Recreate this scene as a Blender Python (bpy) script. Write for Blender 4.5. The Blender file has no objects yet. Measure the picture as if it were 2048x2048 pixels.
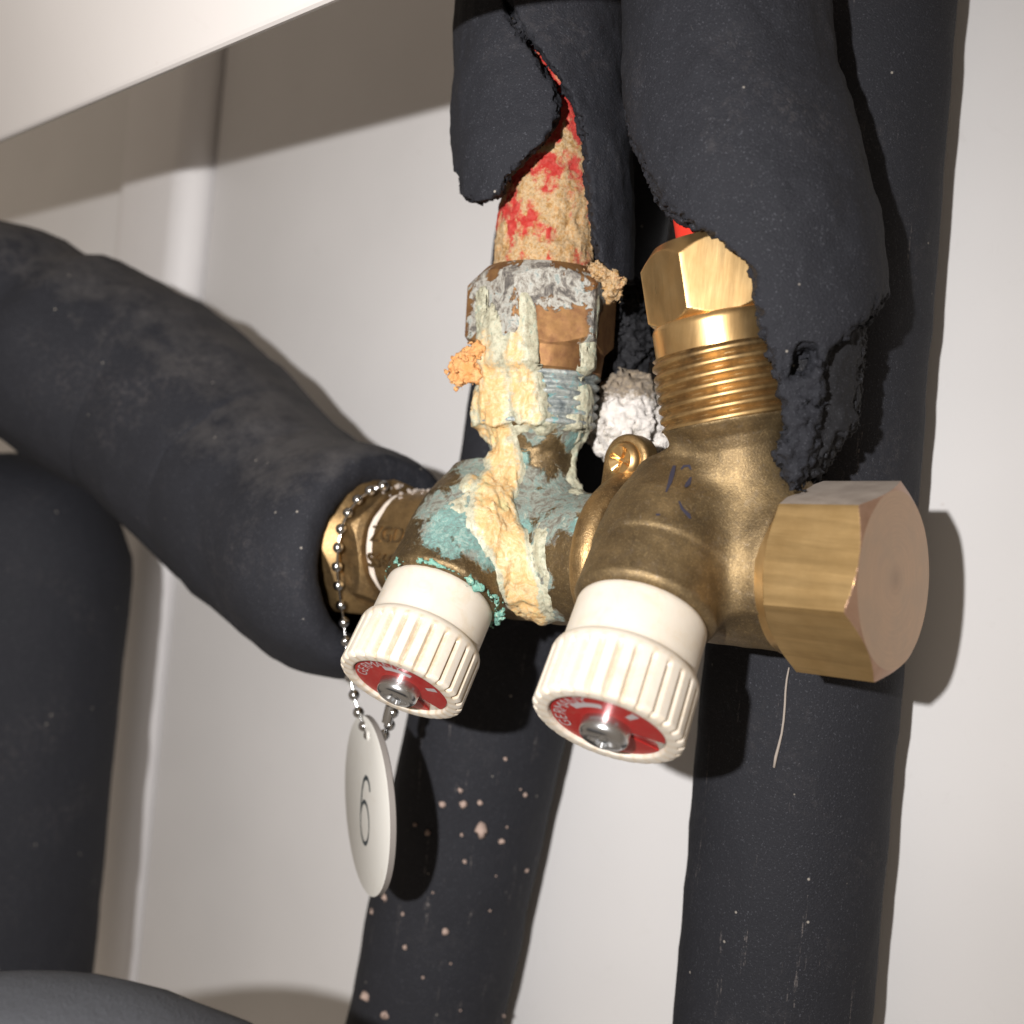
import bpy, math, random
import numpy as np
from mathutils import Matrix, Vector
random.seed(4); RNG = np.random.default_rng(7)
# ---------------------------------------------------------------- camera, light, exposure
F = 2054.0                                  # focal length in photograph pixels
A_ = lambda *v: np.array(v, float)
def nrm(v): v = np.asarray(v, float); return v/np.linalg.norm(v)
VUP = nrm(A_(.096, .995, 0))                # world up seen from the tilted camera
NW = A_(-.67, 0, .74); NW = nrm(NW - VUP*NW.dot(VUP))     # wall normal, out of the wall
VX = np.cross(VUP, NW)                      # along the wall to the right
CW = 281.0                                  # distance camera - wall, mm
R3 = np.stack([VX, -NW, VUP])               # view axes -> world axes
S = .001; OFF = A_(0, -CW, 1000.)
def W(p): return (np.asarray(p, float) @ R3.T + OFF)*S
sc = bpy.context.scene; COL = sc.collection
cam_d = bpy.data.cameras.new('camera'); cam = bpy.data.objects.new('camera', cam_d); COL.objects.link(cam)
m = Matrix.Identity(4)
for i in range(3):
    for j in range(3): m[i][j] = R3[i][j]
cw = W([0, 0, 0])
for i in range(3): m[i][3] = cw[i]
cam.matrix_world = m
cam_d.sensor_width = 36; cam_d.lens = 36*F/2048; cam_d.clip_start = .01; cam_d.clip_end = 20
cam_d.dof.use_dof = True; cam_d.dof.focus_distance = .236; cam_d.dof.aperture_fstop = 11.5
sc.camera = cam
wd = bpy.data.worlds.new("World"); sc.world = wd; wd.use_nodes = True
wd.node_tree.nodes['Background'].inputs[0].default_value = (1.0, .84, .68, 1)
wd.node_tree.nodes['Background'].inputs[1].default_value = .27
ld = bpy.data.lights.new('phone_torch', 'SPOT'); lo = bpy.data.objects.new('phone_torch', ld); COL.objects.link(lo)
LP = A_(-74, 32, 56)                          # torch just left of and above the lens
lo.location = W(LP)
tgt = A_(-170, 5, -300)
lo.rotation_euler = Vector(W(tgt)-W(LP)).to_track_quat('-Z', 'Y').to_euler()
ld.energy = 8.7; ld.color = (1, .975, .96); ld.shadow_soft_size = .0032; ld.spot_size = math.radians(140); ld.spot_blend = 1.0
vs = sc.view_settings; vs.view_transform = 'Standard'; vs.look = 'None'; vs.exposure = 0; vs.gamma = 1
sc.cycles.max_bounces = 6

# ---------------------------------------------------------------- helpers
def P(px, py, D): return A_((px-1024)/F*D, (1024-py)/F*D, -D)
def wallpt(px, py, c=CW):
    r = A_((px-1024)/F, (1024-py)/F, -1); return r*(-c/r.dot(NW))
ROOT = {}
def empty(name, loc, label, cat, group=None):
    o = bpy.data.objects.new(name, None); COL.objects.link(o); o.location = W(loc)
    o.empty_display_size = .01; tag(o, label, cat, group); ROOT[o.name] = W(loc); return o
def tag(o, label=None, cat=None, group=None, kind=None):
    if label: o['label'] = label
    if cat: o['category'] = cat
    if group: o['group'] = group
    if kind: o['kind'] = kind
def mk(name, V, Fc, mat, parent=None, smooth=True, attrs=None, label=None, world=False):
    """V in view-space mm -> one mesh object"""
    Vw = V if world else W(V)
    Vw = np.asarray(Vw, float)
    o0 = ROOT[parent.name] if parent is not None and parent.name in ROOT else Vw.mean(0)
    me = bpy.data.meshes.new(name)
    Vl = Vw - o0
    if isinstance(Fc, np.ndarray):
        nf, k = Fc.shape
        me.vertices.add(len(Vl)); me.vertices.foreach_set('co', Vl.astype(np.float32).ravel())
        me.loops.add(nf*k); me.loops.foreach_set('vertex_index', Fc.astype(np.int32).ravel())
        me.polygons.add(nf); me.polygons.foreach_set('loop_start', np.arange(0, nf*k, k, dtype=np.int32))
        me.update(calc_edges=True)
    else:
        me.from_pydata([tuple(v) for v in Vl], [], [tuple(int(i) for i in f) for f in Fc]); me.update()
    me.validate()
    if smooth: me.polygons.foreach_set('use_smooth', [True]*len(me.polygons))
    for k, v in (attrs or {}).items():
        at = me.attributes.new(k, 'FLOAT', 'POINT'); at.data.foreach_set('value', np.asarray(v, np.float32))
    o = bpy.data.objects.new(name, me); COL.objects.link(o)
    for mm in (mat if isinstance(mat, (list, tuple)) else [mat]): me.materials.append(mm)
    if parent is not None:
        o.parent = parent; o.location = (0, 0, 0)
        if parent.name in ROOT: ROOT[o.name] = ROOT[parent.name]
    else: o.location = o0; ROOT[o.name] = o0
    if label: o['label'] = label
    return o
def auto(o, ang=35):
    o.data.set_sharp_from_angle(angle=math.radians(ang))
    return o
class Fr:
    def __init__(s, o, z, x=(1, 0, 0)):
        s.o = np.asarray(o, float); s.z = nrm(z); x = np.asarray(x, float); s.x = nrm(x - s.z*x.dot(s.z)); s.y = np.cross(s.z, s.x)
    def pt(s, a, b, c):
        a, b, c = np.broadcast_arrays(np.asarray(a, float), np.asarray(b, float), np.asarray(c, float))
        return s.o + a[..., None]*s.x + b[..., None]*s.y + c[..., None]*s.z
    def loc(s, Q):
        q = Q - s.o; return q @ s.x, q @ s.y, q @ s.z
    def cyl(s, Q):
        a, b, c = s.loc(Q); return np.sqrt(a*a+b*b), c
def grid_faces(nu, nv, closeu=True):
    f = []
    i = np.arange(nv-1)[:, None]; j = np.arange(nu if closeu else nu-1)[None, :]
    j2 = (j+1) % nu
    return np.stack([(i*nu+j), (i*nu+j2), ((i+1)*nu+j2), ((i+1)*nu+j)], -1).reshape(-1, 4)
def lathe(fr, prof, n=96, rmod=None):
    """prof = [(z, r)...]; rmod(theta, z, r) -> r. z must rise for outward normals"""
    prof = np.array(prof, float); th = np.linspace(0, 2*math.pi, n, endpoint=False)
    Z = np.repeat(prof[:, 0][:, None], n, 1); Rr = np.repeat(prof[:, 1][:, None], n, 1); T = np.repeat(th[None], len(prof), 0)
    if rmod is not None: Rr = rmod(T, Z, Rr)
    V = fr.pt(Rr*np.cos(T), Rr*np.sin(T), Z).reshape(-1, 3)
    return V, grid_faces(n, len(prof))
def dense(prof, step):
    out = [prof[0]]
    for a, b in zip(prof, prof[1:]):
        k = max(1, int(math.ceil(math.dist(a, b)/step)))
        for i in range(1, k+1): out.append((a[0]+(b[0]-a[0])*i/k, a[1]+(b[1]-a[1])*i/k))
    return out
def sweep(pts, rads, n=48, step=4, smooth_it=0, noise_amp=0, cap=True):
    pts = np.array(pts, float); rads = np.array(rads, float)
    # resample
    Q = [pts[0]]; Rq = [rads[0]]
    for i in range(len(pts)-1):
        k = max(1, int(np.linalg.norm(pts[i+1]-pts[i])/step))
        for j in range(1, k+1):
            t = j/k; Q.append(pts[i]*(1-t)+pts[i+1]*t); Rq.append(rads[i]*(1-t)+rads[i+1]*t)
    Q = np.array(Q); Rq = np.array(Rq)
    for _ in range(smooth_it):
        Q[1:-1] = (Q[:-2]+2*Q[1:-1]+Q[2:])/4; Rq[1:-1] = (Rq[:-2]+2*Rq[1:-1]+Rq[2:])/4
    T = np.gradient(Q, axis=0); T /= np.linalg.norm(T, axis=1)[:, None]
    x = nrm(np.cross(T[0], A_(.3, .2, 1))); V = []; th = np.linspace(0, 2*math.pi, n, endpoint=False)
    for q, t, r in zip(Q, T, Rq):
        x = nrm(x - t*x.dot(t)); y = np.cross(t, x)
        V.append(q + r*(np.cos(th)[:, None]*x + np.sin(th)[:, None]*y))
    V = np.concatenate(V); Fc = [tuple(f) for f in grid_faces(n, len(Q))]
    if noise_amp:
        c = np.repeat(Q, n, 0); d = V-c; d /= np.linalg.norm(d, axis=1)[:, None]
        V = V + d*(fbm(V*.06, 3)*noise_amp)[:, None]
    if cap:
        Fc.append(tuple(range(n-1, -1, -1))); Fc.append(tuple(range(len(V)-n, len(V))))
    return V, Fc
def join(parts):
    V = []; Fc = []; o = 0
    for v, f in parts:
        V.append(v); Fc += [tuple(int(i)+o for i in t) for t in f]; o += len(v)
    return np.concatenate(V), Fc
# numpy noise
def _h(i, j, k):
    n = (i*374761393 + j*668265263 + k*2147483647 + 1274126177) & 0xffffffff
    n = ((n ^ (n >> 13))*1274126177) & 0xffffffff
    n = n ^ (n >> 16); n = (n*2246822519) & 0xffffffff; n ^= n >> 15
    return (n & 0xffffff)/8388608.0 - 1.0
def vnoise(Q):
    i = np.floor(Q).astype(np.int64); f = Q-i; f = f*f*f*(f*(f*6-15)+10); r = 0
    for a in (0, 1):
        for b in (0, 1):
            for c in (0, 1):
                w = (f[..., 0] if a else 1-f[..., 0])*(f[..., 1] if b else 1-f[..., 1])*(f[..., 2] if c else 1-f[..., 2])
                r = r + w*_h(i[..., 0]+a, i[..., 1]+b, i[..., 2]+c)
    return r
def fbm(Q, o=3, g=.5):
    r = 0; a = 1
    for k in range(o): r = r + a*vnoise(Q*(2.03**k)+17.3*k); a *= g
    return r
def smin(a, b, k): h = np.maximum(k-np.abs(a-b), 0)/k; return np.minimum(a, b)-h*h*k*.25
def smax(a, b, k): return -smin(-a, -b, k)
def sd_seg(Q, a, b):
    ba = b-a; t = np.clip(((Q-a)@ba)/ba.dot(ba), 0, 1); return np.linalg.norm(Q-(a+t[:, None]*ba), axis=1), t
def sd_poly(x, y, poly):
    """signed distance to polygon, negative inside"""
    poly = np.array(poly, float); d = np.full(x.shape, 1e9); s = np.zeros(x.shape, bool)
    for i in range(len(poly)):
        a = poly[i]; b = poly[i-1]; ex, ey = b-a; wx, wy = x-a[0], y-a[1]
        t = np.clip((wx*ex+wy*ey)/(ex*ex+ey*ey+1e-12), 0, 1)
        d = np.minimum(d, (wx-ex*t)**2+(wy-ey*t)**2)
        c = ((a[1] > y) != (b[1] > y)) & (x < (b[0]-a[0])*(y-a[1])/(b[1]-a[1]+1e-12)+a[0]); s ^= c
    d = np.sqrt(d); return np.where(s, -d, d)
def nets(f, lo, hi, h, proj=True, detail=None):
    """surface-nets mesh of f=0"""
    lo = np.array(lo, float); n = [int((hi[i]-lo[i])/h)+2 for i in range(3)]
    ax = [lo[i]+h*np.arange(n[i]) for i in range(3)]
    # coarse pass to skip empty blocks
    G = np.stack(np.meshgrid(*ax, indexing='ij'), -1).reshape(-1, 3)
    c = 4; cax = [lo[i]+h*(np.arange(0, n[i]+c, c)) for i in range(3)]
    CG = np.stack(np.meshgrid(*cax, indexing='ij'), -1); sh = CG.shape[:3]
    cd = f(CG.reshape(-1, 3)).reshape(sh); near = np.abs(cd) < h*c*2.2+1.5
    idx = [np.clip((np.arange(n[i])+c//2)//c, 0, sh[i]-1) for i in range(3)]
    mask = near[np.ix_(*idx)].reshape(-1)
    D = cd[np.ix_(*idx)].reshape(-1).copy()
    D[mask] = f(G[mask]); D = D.reshape(n)
    s = D < 0
    V = np.zeros((0, 3)); nx, ny, nz = n
    acc = np.zeros((nx-1, ny-1, nz-1, 3)); cnt = np.zeros((nx-1, ny-1, nz-1))
    for axis in range(3):
        sl0 = [slice(None)]*3; sl1 = [slice(None)]*3; sl0[axis] = slice(0, -1); sl1[axis] = slice(1, None)
        a, b = D[tuple(sl0)], D[tuple(sl1)]; cr = (a < 0) != (b < 0)
        I = np.argwhere(cr); t = (a[cr]/(a[cr]-b[cr]))
        pos = I.astype(float); pos[:, axis] += t
        o1, o2 = [k for k in range(3) if k != axis]
        for da in (0, -1):
            for db in (0, -1):
                J = I.copy(); J[:, o1] += da; J[:, o2] += db
                ok = (J[:, o1] >= 0) & (J[:, o2] >= 0) & (J[:, 0] < nx-1) & (J[:, 1] < ny-1) & (J[:, 2] < nz-1)
                Jk = J[ok]; np.add.at(acc, tuple(Jk.T), pos[ok]); np.add.at(cnt, tuple(Jk.T), 1)
    act = cnt > 0; vid = -np.ones(act.shape, np.int64); vid[act] = np.arange(act.sum())
    V = lo + h*(acc[act]/cnt[act][:, None])
    quads = []
    for axis in range(3):
        sl0 = [slice(None)]*3; sl1 = [slice(None)]*3; sl0[axis] = slice(0, -1); sl1[axis] = slice(1, None)
        sa, sb = s[tuple(sl0)], s[tuple(sl1)]; cr = sa != sb
        I = np.argwhere(cr); o1, o2 = [(1, 2), (2, 0), (0, 1)][axis]
        ok = (I[:, o1] > 0) & (I[:, o2] > 0) & (I[:, o1] < n[o1]-1) & (I[:, o2] < n[o2]-1); I = I[ok]
        inside = sa[tuple(I.T)]
        def g(d1, d2):
            J = I.copy(); J[:, o1] += d1; J[:, o2] += d2; return vid[tuple(J.T)]
        q = np.stack([g(-1, -1), g(0, -1), g(0, 0), g(-1, 0)], 1)
        q[~inside] = q[~inside][:, ::-1]; quads.append(q)
    q = np.concatenate(quads); q = q[(q >= 0).all(1)]
    if proj:
        for _ in range(2):
            e = h*.3; d0 = f(V)
            g = np.stack([f(V+np.eye(3)[k]*e)-f(V-np.eye(3)[k]*e) for k in range(3)], 1)/(2*e)
            gl = np.maximum((g*g).sum(1), .25); st = np.clip(d0, -h*.6, h*.6)
            V = V - g*(st/gl)[:, None]
    return V, q
def keepcam(V, q, away=None): return V, q
def hit(f, px, py, d0=150, d1=420):
    r = nrm(P(px, py, 1)); t = d0
    for _ in range(200):
        d = float(f((r*t)[None])[0])
        if abs(d) < .03: break
        t += max(d*.7, .02) if d > 0 else d*.7
        if t > d1+40: return None
    return r*t
# ---------------------------------------------------------------- materials
def mat(name, rough=.5, metal=0, base=(.5, .5, .5)):
    m = bpy.data.materials.new(name); m.use_nodes = True; nt = m.node_tree; b = nt.nodes['Principled BSDF']
    b.inputs['Base Color'].default_value = (*base, 1); b.inputs['Roughness'].default_value = rough; b.inputs['Metallic'].default_value = metal
    return m
class NB:
    def __init__(s, m):
        s.m = m; s.nt = m.node_tree; s.b = s.nt.nodes['Principled BSDF']; s.tc = s.nt.nodes.new('ShaderNodeTexCoord'); s.co = s.tc.outputs['Object']
    def n(s, t, **k):
        n = s.nt.nodes.new(t)
        for a, v in k.items(): setattr(n, a, v)
        return n
    def L(s, a, b): s.nt.links.new(a, b)
    def noise(s, mm, detail=3, rough=.5, dist=0, co=None):
        n = s.n('ShaderNodeTexNoise'); n.inputs['Scale'].default_value = 1000/mm; n.inputs['Detail'].default_value = detail
        n.inputs['Roughness'].default_value = rough; n.inputs['Distortion'].default_value = dist; s.L(co or s.co, n.inputs['Vector']); return n.outputs['Fac']
    def voro(s, mm, co=None, feat='F1'):
        n = s.n('ShaderNodeTexVoronoi'); n.feature = feat; n.inputs['Scale'].default_value = 1000/mm; s.L(co or s.co, n.inputs['Vector']); return n.outputs['Distance']
    def ramp(s, fac, stops):
        n = s.n('ShaderNodeValToRGB'); e = n.color_ramp.elements
        while len(e) < len(stops): e.new(.5)
        for el, (p, c) in zip(e, stops): el.position = p; el.color = (c, c, c, 1) if not isinstance(c, tuple) else (*c, 1)
        s.L(fac, n.inputs[0]); return n.outputs[0]
    def attr(s, name):
        n = s.n('ShaderNodeAttribute'); n.attribute_name = name; return n.outputs['Fac']
    def mathn(s, op, a, b=None, clamp=False):
        n = s.n('ShaderNodeMath'); n.operation = op; n.use_clamp = clamp
        for i, v in enumerate((a, b)):
            if v is None: continue
            if isinstance(v, (int, float)): n.inputs[i].default_value = v
            else: s.L(v, n.inputs[i])
        return n.outputs[0]
    def mix(s, fac, a, b):
        n = s.n('ShaderNodeMix'); n.data_type = 'RGBA'
        if isinstance(fac, (int, float)): n.inputs[0].default_value = fac
        else: s.L(fac, n.inputs[0])
        for i, v in ((6, a), (7, b)):
            if isinstance(v, tuple): n.inputs[i].default_value = (*v, 1)
            else: s.L(v, n.inputs[i])
        return n.outputs[2]
    def bump(s, h, strength=.5, dist=.0002, prev=None):
        n = s.n('ShaderNodeBump'); n.inputs['Strength'].default_value = strength; n.inputs['Distance'].default_value = dist
        s.L(h, n.inputs['Height'])
        if prev is not None: s.L(prev, n.inputs['Normal'])
        return n.outputs['Normal']
    def out(s, col=None, rough=None, metal=None, normal=None):
        for k, v in (('Base Color', col), ('Roughness', rough), ('Metallic', metal), ('Normal', normal)):
            if v is None: continue
            if isinstance(v, (int, float)): s.b.inputs[k].default_value = v
            elif isinstance(v, tuple): s.b.inputs[k].default_value = (*v, 1)
            else: s.L(v, s.b.inputs[k])
        return s.m
    def stretch(s, sx, sy, sz):
        n = s.n('ShaderNodeMapping'); n.inputs['Scale'].default_value = (sx, sy, sz); s.L(s.co, n.inputs['Vector']); return n.outputs[0]

def m_foam(name='foam', base=(.0165, .0172, .022), dust=.25, dustcol=(.17, .15, .145), streak=False, grain=1.0, top=0):
    b = NB(mat(name, .85)); b.b.inputs['Specular IOR Level'].default_value = .28
    g = b.noise(.55*grain, 3, .7); v = b.voro(.5*grain)
    sp = b.ramp(b.noise(.5, 2, .8), [(.60, 0.), (.72, 1.)])
    big = b.ramp(b.noise(28, 4, .62), [(.50, 0.), (.72, 1.)])
    fine = b.ramp(b.noise(2.2, 5, .8), [(.48, 0.), (.7, 1.)])
    col = b.mix(b.mathn('MULTIPLY', b.mathn('MULTIPLY', big, fine), dust), base, dustcol)
    col = b.mix(b.mathn('MULTIPLY', sp, .42), col, (.13, .135, .155))
    sf = b.ramp(b.noise(2.4, 5, .8, 1.5, co=b.stretch(1, 1, .35)), [(.665, 0.), (.72, 1.)]); col = b.mix(b.mathn('MULTIPLY', sf, .30), col, (.16, .15, .145))
    if top:
        ge = b.n('ShaderNodeNewGeometry'); sxyz = b.n('ShaderNodeSeparateXYZ'); b.L(ge.outputs['Normal'], sxyz.inputs[0])
        tz = b.ramp(b.mathn('ADD', sxyz.outputs[2], b.mathn('MULTIPLY', b.mathn('SUBTRACT', b.noise(13, 6, .75), .5), 1.6)), [(.45, 0.), (1.15, 1.)])
        col = b.mix(b.mathn('MULTIPLY', tz, top), col, (.19, .175, .165))
    tiny = b.ramp(b.voro(9), [(.0, 1.), (.028, .8), (.045, 0.)])
    col = b.mix(b.mathn('MULTIPLY', tiny, .8), col, (.42, .38, .33))
    if streak:
        st = b.ramp(b.noise(5, 4, .75, co=b.stretch(2.2, 2.2, .12)), [(.63, 0.), (.74, 1.)])
        br = b.ramp(b.noise(1.2, 3, .8), [(.45, 0.), (.6, 1.)])
        col = b.mix(b.mathn('MULTIPLY', b.mathn('MULTIPLY', st, br), .55), col, (.33, .29, .27))
    n = b.bump(b.mathn('ADD', g, b.mathn('MULTIPLY', v, .5)), .65, .0003)
    n = b.bump(b.noise(5, 3), .35, .0008, n)
    return b.out(col, .8, None, n)
M = {}
M['foam'] = m_foam()
M['foam_dusty'] = m_foam('foam_dusty', dust=.3, top=.27)
M['foam_pipe'] = m_foam('foam_pipe', base=(.018, .0187, .0235), dust=.25, streak=True)
M['foam_torn'] = m_foam('foam_torn', base=(.013, .013, .015), dust=.15, grain=2.6)
M['foam_grey'] = m_foam('foam_grey', base=(.050, .052, .058), dust=.5, dustcol=(.12, .12, .13))
def m_wall(name, base):
    b = NB(mat(name, .55)); c = b.ramp(b.noise(70, 3), [(.3, tuple(x*.95 for x in base)), (.7, base)])
    d = b.ramp(b.voro(26), [(0., 1.), (.018, .6), (.03, 0.)])
    c = b.mix(b.mathn('MULTIPLY', d, .25), c, (.45, .36, .3))
    sm = b.ramp(b.noise(24, 6, .75, 2.5), [(.60, 0.), (.80, 1.)]); c = b.mix(b.mathn('MULTIPLY', sm, .14), c, (.42, .38, .34))
    return b.out(c, .5, None, b.bump(b.noise(1.5, 2), .06, .0003))
M['wall'] = m_wall('wall_paint', (.82, .805, .80)); M['strip'] = m_wall('strip_paint', (.88, .86, .86)); M['lid'] = m_wall('cover_paint', (.60, .57, .55))
def m_metal(name, c1, c2, rough=.35, metal=.95, brush=None, tarnish=(.12, .08, .045), tn=.35, grain=0.):
    b = NB(mat(name, rough, metal))
    c = b.ramp(b.noise(6, 4, .6), [(.3, c1), (.7, c2)])
    t = b.ramp(b.noise(11, 5, .7), [(.48, 0.), (.72, 1.)])
    c = b.mix(b.mathn('MULTIPLY', t, tn), c, tarnish)
    co = b.stretch(*brush) if brush else None
    g = b.noise(.8, 3, .7, co=co)
    r = b.mathn('ADD', rough-.08, b.mathn('MULTIPLY', b.noise(3, 4, .7, co=co), .2))
    if brush:
        lines = b.ramp(g, [(.35, 0.), (.65, 1.)]); c = b.mix(b.mathn('MULTIPLY', lines, .18), c, c1)
        l2 = b.ramp(b.noise(4.5, 4, .65, co=co), [(.46, 0.), (.60, 1.)]); c = b.mix(b.mathn('MULTIPLY', l2, .35), c, tuple(x*.62 for x in c1))
        sc_ = b.ramp(b.noise(2.6, 5, .85, 3.), [(.66, 0.), (.70, 1.)]); c = b.mix(b.mathn('MULTIPLY', sc_, .3), c, (.35, .27, .18))
    n = b.bump(g, .12 if brush else .1+grain*.5, .0001+.00008*grain)
    if grain:
        sp = b.ramp(b.noise(.42, 2, .8), [(.55, 0.), (.7, 1.)])
        c = b.mix(b.mathn('MULTIPLY', sp, .4*grain), c, (.9, .66, .36))
        n = b.bump(b.noise(.4, 2, .8), .35, .00012, n)
    return b.out(c, r, metal, n)
M['brass'] = m_metal('polished_brass', (.74, .47, .20), (.84, .58, .28), .3, .95, brush=(1, 1, .12), tn=.15)
M['brass_cap'] = m_metal('brushed_brass', (.56, .37, .16), (.68, .47, .22), .36, .9, brush=(.10, 1.3, 1.3), tn=.25, tarnish=(.36, .26, .14))
M['brass_end'] = m_metal('sawn_brass_end', (.60, .36, .24), (.72, .45, .32), .48, .75, tn=.25, tarnish=(.45, .33, .27)); M['brass_chamfer'] = m_metal('chamfer_brass', (.44, .27, .18), (.54, .35, .25), .42, .8, tn=.3)
M['bronze_old'] = m_metal('tarnished_brass', (.24, .155, .07), (.40, .26, .115), .45, .88, tn=.9, grain=.8); M['bronze_thread'] = m_metal('turned_brass', (.27, .165, .07), (.50, .33, .145), .42, .9, tn=.9, tarnish=(.05, .04, .03))
def m_cast(name, corroded):
    b = NB(mat(name, .5, .85))
    c = b.ramp(b.noise(9, 5, .6), [(.3, (.115, .080, .042)), (.55, (.20, .140, .070)), (.75, (.32, .225, .110))])
    sp = b.ramp(b.noise(.45, 2, .85), [(.52, 0.), (.68, 1.)])
    c = b.mix(b.mathn('MULTIPLY', sp, .38), c, (.56, .41, .21))
    dk = b.ramp(b.noise(14, 4, .6), [(.55, 0.), (.75, 1.)]); c = b.mix(b.mathn('MULTIPLY', dk, .4), c, (.13, .085, .045))
    dust = b.ramp(b.noise(2.2, 5, .8, 1.5), [(.60, 0.), (.72, 1.)]); c = b.mix(b.mathn('MULTIPLY', dust, .45), c, (.5, .44, .38))
    met = .82; r = .5
    gm_ = b.ramp(b.noise(1.0, 4, .85), [(.38, 0.), (.50, 1.)]); c = b.mix(b.mathn('MULTIPLY', b.mathn('SUBTRACT', 1., gm_, True), .45), c, (.12, .09, .055))
    smear = b.ramp(b.noise(7, 5, .75, 2.), [(.56, 0.), (.68, 1.)]); c = b.mix(b.mathn('MULTIPLY', smear, .18), c, (.36, .31, .25)); r = .52; n = b.bump(b.noise(.42, 3, .8), .6, .00018)
    if corroded:
        # patina from stain fields stored on the mesh
        te = b.attr('teal'); gr = b.attr('grey'); w1 = b.noise(1.6, 6, .75, .6); w2 = b.noise(4.5, 5, .7, 1.0)
        gm = b.ramp(b.mathn('ADD', gr, b.mathn('MULTIPLY', b.mathn('SUBTRACT', w2, .5), 1.6)), [(.42, 0.), (.56, 1.)])
        gcol = b.ramp(b.noise(3.0, 6, .75, 1.0), [(.30, (.09, .08, .065)), (.43, (.17, .17, .145)), (.50, (.28, .31, .27)), (.56, (.15, .25, .235)), (.63, (.36, .39, .33)), (.74, (.50, .46, .33))])
        c2 = b.mix(b.mathn('MULTIPLY', gm, .88), c, gcol)
        tm = b.ramp(b.mathn('ADD', te, b.mathn('MULTIPLY', b.mathn('SUBTRACT', w1, .5), 1.5)), [(.42, 0.), (.60, 1.)])
        tcol = b.ramp(b.noise(2.2, 6, .82, 1.0), [(.32, (.10, .14, .13)), (.43, (.17, .24, .22)), (.52, (.15, .33, .30)), (.60, (.34, .42, .37)), (.70, (.12, .42, .38))])
        c2 = b.mix(b.mathn('MULTIPLY', tm, .9), c2, tcol)
        cover = b.mathn('MAXIMUM', gm, tm)
        met = b.mathn('MULTIPLY', b.mathn('SUBTRACT', 1., cover, True), .85)
        r = b.mathn('ADD', .46, b.mathn('MULTIPLY', cover, .4)); c = c2
        n = b.bump(b.mathn('MULTIPLY', w1, cover), .8, .0008, n)
    return b.out(c, r, met, n)
M['cast'] = m_cast('cast_brass', False); M['cast_corroded'] = m_cast('corroded_cast_brass', True)
def m_scale(name='limescale', warm=1.0):
    b = NB(mat(name, .85))
    w = b.noise(5.0, 6, .70, 1.2); c = b.ramp(w, [(.28, (.42, .38, .18)), (.40, (.60, .49, .25)), (.48, (.62, .36, .14)), (.55, (.64, .51, .29)), (.64, (.60, .35, .15)), (.76, (.48, .26, .11))])
    f = b.ramp(b.noise(.9, 4, .8), [(.30, .45), (.5, 1.)]); mx = b.n('ShaderNodeMix'); mx.data_type = 'RGBA'; mx.blend_type = 'MULTIPLY'; mx.inputs[0].default_value = .35
    b.L(c, mx.inputs[6]); b.L(f, mx.inputs[7])
    g = b.ramp(b.mathn('ADD', b.attr('edge'), b.mathn('MULTIPLY', b.mathn('SUBTRACT', b.noise(2.4, 5, .8), .5), 1.2)), [(.40, 0.), (.62, 1.)])
    gc = b.ramp(b.noise(2, 5, .8), [(.36, (.17, .19, .16)), (.46, (.34, .37, .29)), (.56, (.48, .50, .40)), (.65, (.16, .30, .27)), (.75, (.50, .42, .22))])
    col = b.mix(b.mathn('MULTIPLY', g, .8), mx.outputs[2], gc)
    n = b.bump(b.noise(.9, 5, .8), .4, .0005); n = b.bump(b.noise(3, 4, .7, 1.5, co=b.stretch(1, 1, .4)), .35, .001, n); b.b.inputs['Coat Weight'].default_value = .15; b.b.inputs['Coat Roughness'].default_value = .3
    return b.out(col, b.ramp(b.noise(2.5, 4, .7), [(.4, .38), (.6, .8)]), 0, n)
M['scale'] = m_scale()
def m_crust():
    b = NB(mat('pipe_crust', .9))
    c = b.ramp(b.noise(2.2, 5, .8), [(.3, (.32, .17, .06)), (.43, (.55, .31, .11)), (.53, (.64, .48, .29)), (.61, (.58, .30, .09)), (.70, (.62, .46, .32)), (.78, (.50, .30, .14))])
    k = b.ramp(b.noise(.9, 4, .85), [(.35, .35), (.55, 1.)])
    mx = b.n('ShaderNodeMix'); mx.data_type = 'RGBA'; mx.blend_type = 'MULTIPLY'; mx.inputs[0].default_value = .5; b.L(c, mx.inputs[6]); b.L(k, mx.inputs[7])
    rd = b.ramp(b.mathn('ADD', b.attr('red'), b.mathn('MULTIPLY', b.mathn('SUBTRACT', b.noise(2.0, 5, .78, 1.0), .5), 1.6)), [(.24, 0.), (.40, .28), (.52, .55), (.66, 1.)])
    c2 = b.mix(rd, mx.outputs[2], b.ramp(b.noise(1.2, 3), [(.4, (.50, .025, .018)), (.65, (.58, .08, .06))]))
    n = b.bump(b.noise(1.1, 5, .8), .9, .0009)
    return b.out(c2, .8, 0, n)
M['crust'] = m_crust()
M['red'] = NB(mat('red_plastic_pipe', .45, 0, (.70, .035, .02))).m
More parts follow.
